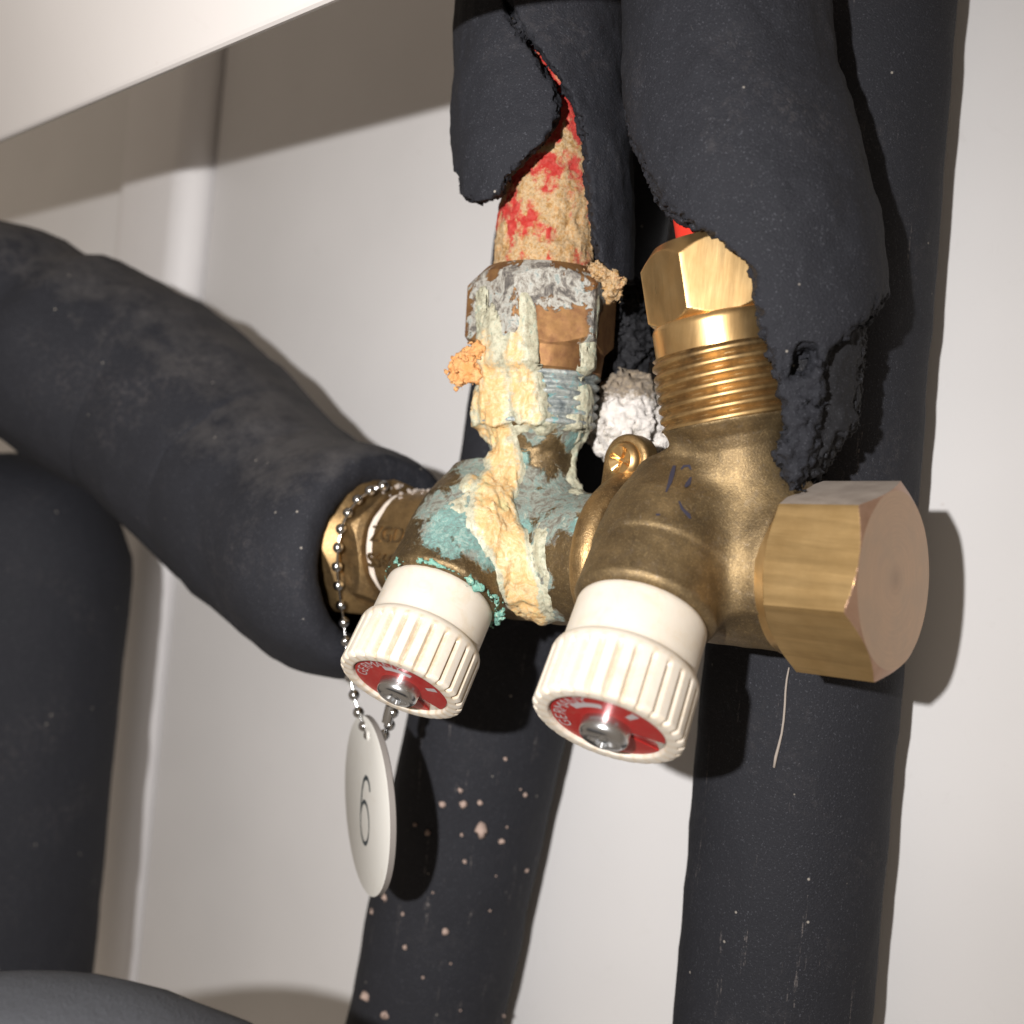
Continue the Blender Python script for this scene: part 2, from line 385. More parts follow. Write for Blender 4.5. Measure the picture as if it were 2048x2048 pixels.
def m_knob():
    b = NB(mat('ivory_plastic', .42)); b.b.inputs['Subsurface Weight'].default_value = .12; b.b.inputs['Subsurface Radius'].default_value = (.002, .0015, .001); b.b.inputs['Subsurface Scale'].default_value = 1
    c = b.ramp(b.noise(9, 3), [(.3, (.60, .54, .455)), (.7, (.655, .60, .52))])
    d = b.ramp(b.noise(1.4, 5, .85, 1.), [(.68, 0.), (.76, 1.)]); c = b.mix(b.mathn('MULTIPLY', d, .5), c, (.36, .25, .13)); y2 = b.ramp(b.noise(6, 5, .75, 1.), [(.52, 0.), (.72, 1.)]); c = b.mix(b.mathn('MULTIPLY', y2, .4), c, (.56, .44, .28))
    dirt = b.attr('dirt'); c = b.mix(b.mathn('MULTIPLY', dirt, b.ramp(b.noise(1.8, 4, .8), [(.35, .25), (.62, .85)])), c, (.46, .33, .19))
    return b.out(c, .42, 0, b.bump(b.noise(.7, 3), .08, .0002))
M['knob'] = m_knob()
b = NB(mat('red_label', .35, .3)); M['label'] = b.out(b.mix(b.mathn('MULTIPLY', b.ramp(b.noise(1.6, 6, .85, 1.), [(.50, 0.), (.70, 1.)]), .45), (.40, .016, .014), (.36, .16, .12)), .38, .3); M['silver'] = NB(mat('zinc_plate', .25, 1, (.62, .63, .64))).m
M['print'] = mat('grey_print', .5, .2, (.42, .38, .38)); M['steel'] = mat('nickel_steel', .15, 1, (.60, .60, .60))
b = NB(mat('white_tag_plastic', .5)); M['tag'] = b.out(b.mix(b.mathn('MULTIPLY', b.ramp(b.noise(8, 5, .7, 1.), [(.55, 0.), (.75, 1.)]), .3), (.68, .665, .62), (.52, .43, .33)), .45); M['tagrim'] = mat('grey_tag_rim', .5, 0, (.22, .20, .185)); M['ink'] = mat('engraved_black', .6, 0, (.03, .04, .045))
M['seal'] = mat('white_thread_tape', .7, 0, (.72, .63, .54)); M['marker'] = mat('blue_black_marker', .6, 0, (.03, .028, .045))
def m_plaster():
    b = NB(mat('plaster', .9)); c = b.ramp(b.noise(5, 5, .8), [(.35, (.55, .5, .42)), (.5, (.78, .73, .68)), (.7, (.85, .81, .77))])
    dk = b.attr('dirt'); m_ = b.ramp(b.mathn('ADD', dk, b.mathn('MULTIPLY', b.mathn('SUBTRACT', b.noise(2, 5, .8), .5), 1.4)), [(.4, 0.), (.6, 1.)])
    c = b.mix(b.mathn('MULTIPLY', m_, .9), c, b.ramp(b.noise(1.3, 5, .8), [(.35, (.12, .10, .08)), (.6, (.33, .25, .16))]))
    return b.out(c, .9, 0, b.bump(b.noise(1.2, 5, .8), .8, .0009))
M['plaster'] = m_plaster()
b = NB(mat('verdigris', .9)); M['verdi'] = b.out(b.ramp(b.noise(1.6, 5, .8), [(.32, (.09, .15, .12)), (.44, (.12, .27, .22)), (.54, (.18, .40, .32)), (.62, (.44, .50, .38)), (.70, (.55, .48, .30))]), .9, 0, b.bump(b.noise(.8, 4), .8, .0006))
b = NB(mat('orange_scale', .85)); b.b.inputs['Subsurface Weight'].default_value = .1; b.b.inputs['Subsurface Radius'].default_value = (.002, .001, .0005); b.b.inputs['Subsurface Scale'].default_value = 1
M['orange'] = b.out(b.ramp(b.noise(3, 4, .7), [(.35, (.56, .24, .07)), (.65, (.66, .38, .17))]), .85, 0, b.bump(b.noise(.9, 4), .7, .0006))
M['lint'] = mat('lint', .9, 0, (.36, .31, .27)); M['letter'] = m_metal('grimy_lettering', (.12, .08, .04), (.20, .13, .06), .5, .8, tn=.4)
M['crumb'] = mat('dried_crumb', .9, 0, (.42, .31, .26))
def m_dustcap():
    return m_metal('dusty_brass', (.30, .25, .21), (.42, .36, .31), .8, .1, tn=.3, tarnish=(.2, .17, .15))
M['dust'] = m_dustcap()
b = NB(mat('turned_end', .45, .75)); cx = b.n('ShaderNodeCombineXYZ'); b.L(b.attr('rad'), cx.inputs[0]); cy = b.n('ShaderNodeVectorMath'); cy.operation = 'ADD'
mp = b.n('ShaderNodeMapping'); mp.inputs['Scale'].default_value = (.05, .05, .05); b.L(b.co, mp.inputs['Vector']); b.L(cx.outputs[0], cy.inputs[0]); b.L(mp.outputs[0], cy.inputs[1])
rg = b.noise(.5, 4, .75, co=cy.outputs[0]); big = b.noise(9, 4, .6)
c = b.mix(b.ramp(rg, [(.35, 0.), (.65, 1.)]), (.50, .35, .24), (.58, .41, .28)); c = b.mix(b.mathn('MULTIPLY', b.ramp(big, [(.42, 0.), (.62, 1.)]), .4), c, (.44, .34, .25))
dot = b.ramp(b.attr('rad'), [(0., 1.), (.0006, 1.), (.0009, 0.)]); c = b.mix(b.mathn('MULTIPLY', dot, .28), c, (.2, .12, .08)); scr = b.ramp(b.noise(3, 5, .85, 3.), [(.64, 0.), (.68, 1.)]); c = b.mix(b.mathn('MULTIPLY', scr, .3), c, (.35, .25, .18))
M['brass_end'] = b.out(c, b.mathn('ADD', .38, b.mathn('MULTIPLY', rg, .22)), .75, b.bump(rg, .3, .00012))
b = NB(mat('corroded_nut', .6))
w = b.noise(4.5, 6, .62, 1.6); gr = b.attr('grey')
mk_ = b.ramp(b.mathn('ADD', gr, b.mathn('MULTIPLY', b.mathn('SUBTRACT', w, .5), 1.7)), [(.46, 0.), (.54, 1.)])
cc = b.ramp(b.noise(3, 5, .6), [(.3, (.22, .105, .05)), (.6, (.34, .185, .075))])
gc = b.ramp(b.noise(3.4, 6, .72, .7), [(.32, (.06, .056, .052)), (.42, (.15, .135, .12)), (.49, (.34, .315, .27)), (.56, (.50, .49, .44)), (.63, (.22, .28, .275)), (.70, (.46, .44, .34)), (.78, (.44, .31, .24))])
c = b.mix(mk_, cc, gc)
M['nut_old'] = b.out(c, .6, b.mathn('MULTIPLY', b.mathn('SUBTRACT', 1., mk_, True), .7), b.bump(b.mathn('MULTIPLY', b.noise(1.2, 5, .8), b.mathn('ADD', mk_, .15)), .8, .0006))
b = NB(mat('furred_thread', .6)); c = b.ramp(b.noise(3, 5, .7, .6), [(.3, (.10, .12, .13)), (.45, (.23, .26, .26)), (.56, (.42, .44, .41)), (.64, (.15, .38, .41)), (.75, (.45, .40, .24))])
M['thread_old'] = b.out(c, .45, .15, b.bump(b.noise(1.2, 5, .8), .5, .0005))

# ---------------------------------------------------------------- setting: wall panels and cover
def wbox(name, x0, x1, y0, y1, z0, z1, mt, bev=0, seg=3, parent=None):
    import bmesh
    bm = bmesh.new(); bmesh.ops.create_cube(bm, size=1)
    c = A_((x0+x1)/2, (y0+y1)/2, (z0+z1)/2)
    for v in bm.verts: v.co = Vector((v.co.x*(x1-x0), v.co.y*(y1-y0), v.co.z*(z1-z0)))*S
    if bev: bmesh.ops.bevel(bm, geom=bm.edges[:], offset=bev*S, segments=seg, affect='EDGES', profile=.5)
    me = bpy.data.meshes.new(name); bm.to_mesh(me); bm.free(); me.materials.append(mt)
    for p in me.polygons: p.use_smooth = bool(bev)
    o = bpy.data.objects.new(name, me); COL.objects.link(o); o.location = c*S; return o
def wc(p): return W(p)/S
sx = .5*(wc(wallpt(425, 300))[0] + wc(wallpt(270, 1900))[0])
sl = wc(wallpt(285, 330))[0]
o = wbox('wall', sx+4.2, 900, 0, 12, 300, 1700, M['wall'], 1.0); tag(o, kind='structure')
o = wbox('wall', sl-900, sl-1.5, 0.6, 12, 300, 1700, M['wall'], 1.0); tag(o, kind='structure')
o = wbox('wall_backing', sl-900, 900, 12.5, 20, 300, 1700, M['wall'], 0); tag(o, kind='structure')
o = wbox('wall_strip', sl-1.2, sx, -15, 12.2, 299, 1701, M['strip'], 13, 10); tag(o, kind='structure')
# slanting cover panel, upper left
E0 = P(-160, 352, 420); E1 = P(760, -33, 213); ed = nrm(E1-E0)
E0 = E0 - ed*60; E1 = E1 + ed*260
up = nrm(np.cross(ed, nrm(A_(-.25, -.25, 1)))); up = up if up[1] > 0 else -up
nn = nrm(np.cross(ed, up)); nn = nn if nn[2] > 0 else -nn
hts = [(0, 0), (0, 1.2), (.6, 1.9), (1.4, 2.2), (260, 2.2), (260, -1.5), (1.2, -1.5), (.4, -1)]
V = []; n8 = len(hts)
for e in (E0, E1): V += [e+up*a+nn*c_ for a, c_ in hts]
Fc = [(i, (i+1) % n8, n8+(i+1) % n8, n8+i) for i in range(n8)] + [tuple(range(n8-1, -1, -1)), tuple(range(n8, 2*n8))]
o = mk('cover_panel', np.array(V), Fc, M['lid'], smooth=False); tag(o, 'pale flat cover panel slanting across the upper left corner', 'panel')

# ---------------------------------------------------------------- insulated pipes
def clampp(c): return CW-c
def pipe(name, pts, mt, label, cat='insulated pipe', group=None, smooth_it=4, amp=.5, step=4, n=72):
    V, Fc = sweep([p[:3] for p in pts], [p[3] for p in pts], n, step, smooth_it, amp)
    o = mk(name, V, Fc, mt); tag(o, label, cat, group); return auto(o, 60)
def pp(px, py, off, r):      # pipe point a given distance in front of the wall
    q = wallpt(px, py, CW-off); return (*q, r)
G1 = 'black foam insulated pipes'
pipe('insulated_pipe', [pp(1741, -300, 27, 25), pp(1715, 0, 27, 25), pp(1540, 2048, 27, 25), pp(1500, 2500, 27, 25)], M['foam_pipe'],
     'black foam insulated pipe running down the wall behind the brass end cap', group=G1)
pipe('insulated_pipe', [pp(1240, -300, 28, 27), pp(1175, 400, 28, 27), pp(1094, 870, 28, 26.8), pp(848, 2048, 28, 26.6), pp(775, 2400, 28, 26.6)], M['foam_pipe'],
     'black insulated pipe behind the number tag, spotted with pale crumbs', group=G1)
AM = nrm(A_(.74, -.02, .673)); AR = A_(48.1, -12.9, -232.); AL = AR - 59.5*AM
H_ = nrm(np.cross(AM, A_(0, 1, 0))); H_ = H_ if H_[2] > 0 else -H_       # horizontal, towards the camera
UPM = np.cross(H_, AM); UPM = UPM if UPM[1] > 0 else -UPM
def ax(s): return AR + s*AM
# elbow foam at the manifold inlet: foam tube whose open end swallows the nut
pe = ax(-121); pts = [pe, ax(-132), ax(-146)]
path = [(*(ax(-116)-UPM*5), 33), (*(ax(-119)-UPM*5), 35.5), (*(ax(-125)-UPM*5), 37), (*(ax(-140)-UPM*4), 37), (*P(600, 1070, 344), 36.2), (*P(545, 1025, 356), 38), (*P(500, 980, 368), 39), (*P(330, 818, 392), 41.5), (*P(140, 712, 400), 42), (*P(92, 686, 402), 36.5), (*P(50, 668, 403), 42), (*P(-150, 655, 405), 42.5), (*P(-500, 650, 410), 42)]
V, Fc = sweep([p[:3] for p in path], [p[3] for p in path], 96, 3.0, 3, .9, cap=False)
ie = Fr(ax(-121), AM); n = 96
# rounded lip going into the opening
ring = V[:n]; parts = [V]; base = ring.mean(0); fr_ = 0
for k, (rr, dd) in enumerate([(.93, .6), (.84, .3), (.76, -1.0), (.72, -3), (.70, -8)]):
    parts.append(base + (ring-base)*rr + AM*dd + (fbm(ring*.4+k, 2)*.5)[:, None]*nrm(AM))
off = len(V); nf = []
prev = list(range(n))
for k in range(5):
    cur = [off+k*n+i for i in range(n)]
    nf += [(cur[i], cur[(i+1) % n], prev[(i+1) % n], prev[i]) for i in range(n)]; prev = cur
o = mk('insulated_elbow', np.concatenate(parts), list(Fc)+nf, M['foam_dusty']); auto(o, 60)
tag(o, 'thick black dusty foam elbow wrapped round the left end of the manifold', 'insulated pipe', G1)
pipe('insulated_pipe', [(*P(-400, 1090, 440), 40), (*P(58, 1098, 436), 41), (*P(58, 1160, 436), 41), (*P(-38, 2200, 425), 39)], M['foam'],
     'black insulated pipe bending downwards along the left edge', group=G1, smooth_it=0)
pipe('insulated_pipe', [(*P(-500, 2420, 185), 32), (*P(-100, 2330, 185), 32), (*P(190, 2325, 185), 32), (*P(350, 2450, 185), 32), (*P(900, 2600, 185), 32)], M['foam_grey'],
     'blurred grey insulated pipe across the bottom left corner, closest to the camera', group=G1, smooth_it=12)

# ---------------------------------------------------------------- manifold
MAN = empty('pipe_manifold', ax(-60)-UPM*20, 'brass two-valve pipe manifold, its left valve crusted with scale and verdigris', 'manifold')
PR = nrm(A_(-.148, .988, .0)); PL = nrm(A_(.058, .998, 0)); OR = AR + 8*AM; OL = AL.copy()
fPR = Fr(OR, PR, (1, 0, 0)); fPL = Fr(OL, PL, (1, 0, 0)); fAX = Fr(AR, AM, UPM)
DK = nrm(A_(-.335, -.785, .52)); FRc = A_(18.3, -42.2, -200.); FLc = A_(-26.4, -41.4, -241.)
fKR = Fr(FRc, DK, (1, 0, 0)); fKL = Fr(FLc, DK, (1, 0, 0))
def interp(t, xs, ys): return np.interp(t, xs, ys)
def body(Q, side):
    fp, fk, s0, s1 = (fPR, fKR, -26, 17.5) if side == 'R' else (fPL, fKL, -83, -27.5)
    rho, s = fAX.cyl(Q); d = np.maximum(rho-16.9, np.maximum(s0-s, s-s1))
    d = smax(rho-16.9, np.maximum(s0-s, s-s1), 1.2)
    rp, t = fp.cyl(Q)
    if side == 'R': rr = interp(t, [-5, 8, 14, 21, 27, 30, 32.7, 33.7], [15, 15.2, 14.2, 12.9, 12.5, 13.4, 15.4, 16])
    else: rr = interp(t, [-5, 8, 14, 20, 25, 28, 32.5, 34.5], [14.5, 14.0, 12.9, 11.6, 11.2, 11.6, 13.8, 15.6])
    top = 33.8 if side == 'R' else 34.6
    dp = smax((rp-rr)*.85, np.maximum(t-top, -t-4), .8)
    rk, z = fk.cyl(Q)
    rk_ = interp(z, [-60, -50, -41, -39.5, -38.8, -30, -27.6, -26.2], [11.5, 14.4, 15.1, 15.1, 14.75, 15.1, 15.2, 14.6])
    dk = smax((rk-rk_)*.92, np.maximum(z+26.0, -62-z), 1.5)
    d = smin(d, dp, 7); d = smin(d, dk, 5)
    return d
def bodyR(Q): return body(Q, 'R')
def bodyL(Q): return body(Q, 'L')
def hexd(fr, R, a0, t0, t1):
    def f(Q):
        a, b_, c = fr.loc(Q); d = -1e9
        for k in range(6):
            an = math.radians(a0+30+60*k); d = np.maximum(d, a*math.cos(an)+b_*math.sin(an)-R*math.cos(math.pi/6))
        return np.maximum(d, np.maximum(t0-c, c-t1))
    return f
def nut_mesh(fr, R, a0, prof, n=180, wob=0):
    """hexagon cut by a turned profile: r = min(hex, profile)"""
    def rm(T, Z, Rr):
        a = (T-math.radians(a0)) % (math.pi/3)-math.pi/6
        hx = R*math.cos(math.pi/6)/np.cos(a); k = .06
        return np.where(Rr > .05, smin(hx, Rr, k), Rr)
    return lathe(fr, dense(prof, .22), n, rm)
# angles measured from fr.x (image right) towards fr.y ; camera is towards  -y or +y?
def ang_to_cam(fr):
    c = -fr.o; return math.degrees(math.atan2(c.dot(fr.y), c.dot(fr.x)))
# right valve body
lo = np.min([ax(-30), ax(20), fKR.pt(0, 0, -26), fPR.pt(0, 0, 34)], 0)-20; hi = np.max([ax(-30), ax(20), fKR.pt(0, 0, -26), fPR.pt(0, 0, 34)], 0)+20
def fR(Q): return bodyR(Q) + .10*vnoise(Q*.35)
V, q = nets(fR, lo, hi, .55); vR = mk('valve_body', V, q, M['cast'], MAN, label='bare tarnished brass valve body')
lo = np.min([ax(-85), ax(-26), fKL.pt(0, 0, -26), fPL.pt(0, 0, 36)], 0)-20; hi = np.max([ax(-85), ax(-26), fKL.pt(0, 0, -26), fPL.pt(0, 0, 36)], 0)+20
def fL(Q): return bodyL(Q) + .12*vnoise(Q*.35) + .10*vnoise(Q*1.1)
V, q = nets(fL, lo, hi, .55)
nutL_f = hexd(fPL, 19.9, 0, 48, 74)
def leftall(Q):
    d = bodyL(Q); r, t = fPL.cyl(Q); d = np.minimum(d, np.maximum(r-16.2, np.maximum(34-t, t-48.5)))
    r2 = interp(t, [47, 49, 68, 75.5], [16.6, 18.6, 18.8, 14.6])
    d = np.minimum(d, np.maximum(r-r2, np.maximum(47-t, t-75.5))); return d
def blob(Vv, items, f):
    """items: (px,py,radius_mm) on surface of f -> field 0..1"""
    out = np.zeros(len(Vv))
    for px, py, rr in items:
        h_ = hit(f, px, py)
        if h_ is None: continue
        out = np.maximum(out, np.clip(1.15-np.linalg.norm(Vv-h_, axis=1)/rr, 0, 1))
    return out
teal = blob(V, [(905, 1045, 8), (935, 1065, 8), (880, 1075, 6), (960, 1045, 6), (1045, 1060, 4.5), (1040, 920, 4), (1150, 880, 5), (1150, 940, 5), (1155, 1050, 3.5), (980, 1110, 6), (1020, 1160, 5), (1060, 1190, 3), (900, 1100, 4), (1075, 1130, 3), (1010, 870, 3)], leftall)
grey = blob(V, [(860, 1010, 8), (870, 1060, 7), (1000, 920, 6), (1030, 1050, 6), (1015, 960, 7), (1060, 960, 6), (1070, 870, 4), (960, 1100, 6), (1180, 1010, 6), (1150, 1050, 4), (1040, 990, 11), (1085, 1000, 8), (1130, 980, 9), (1150, 1000, 8), (1160, 900, 8), (1150, 860, 8), (960, 930, 10), (930, 990, 8), (1090, 1060, 7), (1060, 1110, 5), (1085, 1160, 5), (1105, 1230, 5), (900, 1040, 9), (950, 1070, 8), (980, 880, 9), (1125, 1030, 7)], leftall)
vL = mk('valve_body', V, q, M['cast_corroded'], MAN, attrs={'teal': teal, 'grey': grey}, label='corroded valve body under limescale and verdigris')

# threads and nuts
def thread_prof(t0, t1, r, pitch, depth):
    pr = [(t0, .0), (t0, r-depth)]
    k = int((t1-t0)/pitch)
    N = int((t1-t0)/.14)
    for i in range(N+1):
        t = t0+(t1-t0)*i/N; pr.append((t, r))
    pr += [(t1, 0)]; return pr
def thread(name, fr, t0, t1, r, pitch, depth, mt, furred=0, **kw):
    def rm(T, Z, Rr):
        ph = ((Z-t0)/pitch - T/(2*math.pi)) % 1
        w = np.clip(1-np.abs(ph-.5)*2.6+.35, 0, 1)
        x = Rr - depth*(1-w)
        if furred: x = x + furred*vnoise(np.stack([T*4, Z*.7, Z*0], -1)) + .4*furred
        return np.where(Rr > r*.5, x, Rr)
    pr = [(t0, .0), (t0, r-.01)] + [(t0+(t1-t0)*i/int((t1-t0)/.16), r) for i in range(1, int((t1-t0)/.16))] + [(t1, r-.01), (t1, 0)]
    V, Fc = lathe(fr, pr, 128, rm); o = mk(name, V, Fc, mt, MAN, **kw); return auto(o, 60)
thread('threaded_port', fPR, 33.4, 49.2, 16.05, 2.35, 1.0, M['bronze_thread'])
thread('threaded_port', fPL, 34.2, 48.6, 16.2, 2.45, 1.25, M['thread_old'], .35, label='furred thread with grey and teal scale')
# right: turned collar then hexagonal nut
cR = ang_to_cam(fPR)
V, Fc = lathe(fPR, dense([(z+1.6, q_) for z, q_ in [(47.2, 0), (47.2, 14.6), (47.6, 14.9), (53.4, 14.9), (54.2, 14.6), (54.6, 13.6), (54.6, 0)]], .5), 128)
auto(mk('collar', V, Fc, M['brass'], MAN), 30)
V, Fc = nut_mesh(fPR, 15.5, cR+30+7, [(55.2, 0), (55.2, 12), (55.9, 13.5), (57.9, 15.7), (69.0, 15.7), (73.2, 12.2), (73.8, 9.4), (73.8, 0)])
auto(mk('coupling_nut', V, Fc, M['brass'], MAN), 22)
# left: corroded nut
cL = ang_to_cam(fPL)
V, Fc = nut_mesh(fPL, 20.2, cL+30+10, [(47.6, 0), (47.6, 15.8), (48.4, 16.6), (53.6, 17.2), (54.4, 17.6), (57, 20.3), (69.6, 20.3), (74.8, 15.5), (75.4, 12), (75.4, 0)], wob=1)
V = V + (fbm(V*.5, 3)*.07)[:, None]*nrm(A_(0, 0, 1))
gr = blob(V, [(940, 640, 5), (1100, 560, 8), (1070, 545, 8), (1200, 570, 7), (1010, 620, 5), (1025, 680, 4), (1186, 620, 3), (950, 570, 8), (1186, 710, 4), (1040, 745, 3), (1060, 575, 8), (1140, 575, 8), (1190, 600, 6), (1020, 560, 8), (960, 590, 9), (950, 640, 7), (1000, 600, 7), (1030, 650, 4.5), (1030, 690, 6), (1000, 720, 8), (1185, 650, 4), (1180, 690, 4), (1180, 730, 5), (1040, 720, 4), (1000, 660, 4)], leftall)
o = mk('coupling_nut', V, Fc, M['nut_old'], MAN, attrs={'grey': gr}, label='coupling nut with bare brown facet and pale scale'); auto(o, 22)
# end cap on the right: hexagon, chamfered end
th0 = -15.7
fC = Fr(AR, AM, UPM)
sgn = 1 if fC.y.dot(H_) > 0 else -1
V, Fc = nut_mesh(fC, 20.9, sgn*th0, [(19.4, 0), (19.4, 18.4), (20.4, 20.2), (20.8, 21.3), (37.2, 21.3), (37.4, 20.7), (38.9, 18.0), (38.95, .02)])
rad_ = fC.cyl(V)[0]*.001
capo = mk('end_cap', V, Fc, [M['brass_cap'], M['brass_end'], M['dust'], M['brass_chamfer']], MAN, attrs={'rad': rad_})
auto(capo, 20)
sr = capo.data; nv = 180
cen = W(ax(0)); zz = np.array([W(AM)-W(A_(0, 0, 0))])[0]; zz /= np.linalg.norm(zz); uu = W(UPM)-W(A_(0, 0, 0)); uu /= np.linalg.norm(uu)
for p in sr.polygons:
    nrmv = np.array(p.normal)
    if nrmv.dot(zz) > .96: p.material_index = 1
    elif nrmv.dot(zz) > .4: p.material_index = 3
    elif nrmv.dot(uu) > .8: p.material_index = 2
V, Fc = lathe(Fr(ax(0), AM, UPM), [(17, 0), (17, 17.5), (20, 17.5), (20, 0)], 96); auto(mk('cap_thread', V, Fc, M['brass'], MAN), 30)
# union on the left
fU = Fr(AR, AM, UPM)
def oct_(T, Z, Rr):
    a = (T+.25) % (math.pi/4)-math.pi/8; hx = 18.2*math.cos(math.pi/8)/np.cos(a); return np.where(Rr > 10, np.minimum(hx, Rr), Rr)
V, Fc = lathe(fU, dense([(-104, 0), (-104, 15.8), (-102.5, 17.4), (-84, 17.6), (-80, 16.5), (-80, 0)], .6), 128, oct_)
auto(mk('union_body', V, Fc, M['bronze_old'], MAN), 25)
V, Fc = lathe(fU, dense([(-106.4, 0), (-106.4, 15.9), (-105.8, 16.5), (-103.8, 16.2), (-103.8, 0)], .4), 96, lambda T, Z, Rr: np.where(Rr > 8, Rr+.35*vnoise(np.stack([T*5, Z, Z], -1)), Rr))
mk('thread_tape', V, Fc, M['seal'], MAN)
V, Fc = nut_mesh(fU, 20.6, 8, [(-115.5, 0), (-115.5, 18.5), (-114.6, 19.9), (-110, 20.6), (-108.2, 19.0), (-107.3, 17.2), (-107.3, 0)])
auto(mk('locking_ring', V, Fc, M['bronze_old'], MAN), 25)
V, Fc = nut_mesh(fU, 24.0, 22, [(-132, 0), (-132, 20), (-130, 23), (-119.5, 23.2), (-117, 20.4), (-115.6, 19), (-115.6, 0)])
auto(mk('union_nut', V, Fc, M['bronze_old'], MAN), 25)
# raised letters on the union body
def text_mesh(txt, size, ext=.0, font=None):
    cu = bpy.data.curves.new('t', 'FONT'); cu.body = txt; cu.size = size; cu.extrude = ext; cu.align_x = 'CENTER'; cu.align_y = 'CENTER'; cu.resolution_u = 3
    o = bpy.data.objects.new('t', cu); COL.objects.link(o); dg = bpy.context.evaluated_depsgraph_get(); dg.update()
    me = bpy.data.meshes.new_from_object(o.evaluated_get(dg)); V = np.array([v.co[:] for v in me.vertices]); Fc = [tuple(p.vertices) for p in me.polygons]
    bpy.data.objects.remove(o); bpy.data.meshes.remove(me); bpy.data.curves.remove(cu); return V, Fc
for txt, ang0, sz in (('ZGDI', 13, 6.4), ('S56CH', 37, 5.8)):
    V, Fc = text_mesh(txt, sz, .35)
    a0 = math.radians(90-ang0)      # around axis, from UPM towards camera
    phi = a0 + 0*V[:, 0]; ang = math.radians(72+ (ang0-10)) - V[:, 1]/17.6
    R_ = 17.75+V[:, 2]
    Q = ax(-95.5) + V[:, 0:1]*AM + (R_*np.cos(ang))[:, None]*UPM + (R_*np.sin(ang))[:, None]*H_
    mk('raised_lettering', Q, Fc, M['letter'], MAN, smooth=False)

# knobs
def knob(fr, rot, dirty, seed, label):
    NR = 28; n = NR*14
    pr = [(-26.3, 0), (-26.3, 13.2), (-25.6, 13.75), (-24.8, 13.9)] + [(-24.8+k*1.0, 13.9) for k in range(1, 10)] + [(-14.9, 13.9), (-14.6, 14.0), (-14.35, 14.35), (-13.9, 14.85), (-13.2, 15.2), (-12.6, 15.35)]
    pr += [(-12.6+.35*k, 15.4) for k in range(1, 34)] + [(-.7, 15.35), (-.35, 15.0), (-.1, 14.6), (0, 14.2), (0, 12.6), (-.05, 12.2), (-.3, 11.95), (-1.3, 11.85), (-1.3, 0)]
    def rm(T, Z, Rr):
        ph = (T*NR/(2*math.pi)) % 1; g = np.clip(1-np.abs(ph-.5)/.23, 0, 1); g = g*g*(3-2*g)
        win = np.clip((-12.0-Z)/-1.2, 0, 1)*(Rr > 14.25)
        return Rr - (1.0)*g*win*(np.where(Z > -13.2, 1, 0))
    V, Fc = lathe(fr, pr, n, rm)
    ph = (np.tile(np.arange(n), len(pr))/n*NR) % 1; zz = np.repeat(np.array(pr)[:, 0], n)
    dirt = np.clip(1-np.abs(ph-.5)/.3, 0, 1)*(zz > -13)*dirty
    k = mk('control_knob', V, Fc, M['knob'], MAN, attrs={'dirt': dirt}, label=label); auto(k, 40)
    def disc(r0, r1, a0, a1, z, nseg=40):
        a = np.radians(np.linspace(a0, a1, nseg)+rot); V = np.concatenate([fr.pt(r0*np.cos(a), r0*np.sin(a), z+0*a), fr.pt(r1*np.cos(a), r1*np.sin(a), z+0*a)])
        return V, [(i, nseg+i, nseg+i+1, i+1) for i in range(nseg-1)]
    pl, pf = lathe(fr, [(-1.25, 0.01), (-1.25, 11.8), (-1.0, 11.8), (-1.0, .01)], 64)
    mk('face_plate', pl, pf, M['silver'], k, smooth=False)
    # red label, open at the pointer slot
    a = np.radians(np.linspace(8, 346, 90)+rot); ro, ri = 11.6, 3.5
    Vt = np.concatenate([fr.pt(r*np.cos(a), r*np.sin(a), zc+0*a) for r, zc in ((ri, -.7), (ro, -.7), (ro, -.99), (ri, -.99))]); m_ = len(a)
    ff = [(j*m_+i, ((j+1) % 4)*m_+i, ((j+1) % 4)*m_+i+1, j*m_+i+1) for j in range(4) for i in range(m_-1)] + [(0, 3*m_, 2*m_, m_), (m_-1, 2*m_-1, 3*m_-1, 4*m_-1)]
    mk('red_label', Vt, ff, M['label'], k, smooth=False)
    items = [disc(7.2, 8.9, 108, 158, -.66), disc(7.4, 10.2, 62, 72, -.66), disc(7.8, 9.2, 300, 304, -.66), disc(8.2, 8.8, 296, 308, -.655)]
    for i, ch in enumerate('GERMANY'):
        v, f = text_mesh(ch, 3.7); an = math.radians(218-14.5*i+rot); 
        rr = 9.6+v[:, 1]; aa = an - v[:, 0]/9.6
        items.append((fr.pt(rr*np.cos(aa), rr*np.sin(aa), -.65+0*rr), f))
    vv, f2 = join(items); mk('label_print', vv, f2, M['print'], k, smooth=False)
    V, Fc = lathe(fr, [(-1.0, 5.0), (1.4, 5.0), (2.1, 4.8), (2.6, 4.3), (2.9, 3.6), (2.9, 2.4), (2.0, 2.0), (1.6, .01)], 64,
                  lambda T, Z, Rr: np.where(Rr < 2.5, Rr*(1+.25*np.cos(4*T)), Rr))
    auto(mk('centre_stud', V, Fc, M['silver'], k), 35)
    return k
knob(fKR, -6, .55, 1, 'ivory ribbed knob on the clean valve')
knob(fKL, -42, 1.0, 2, 'ivory ribbed knob on the crusted valve')

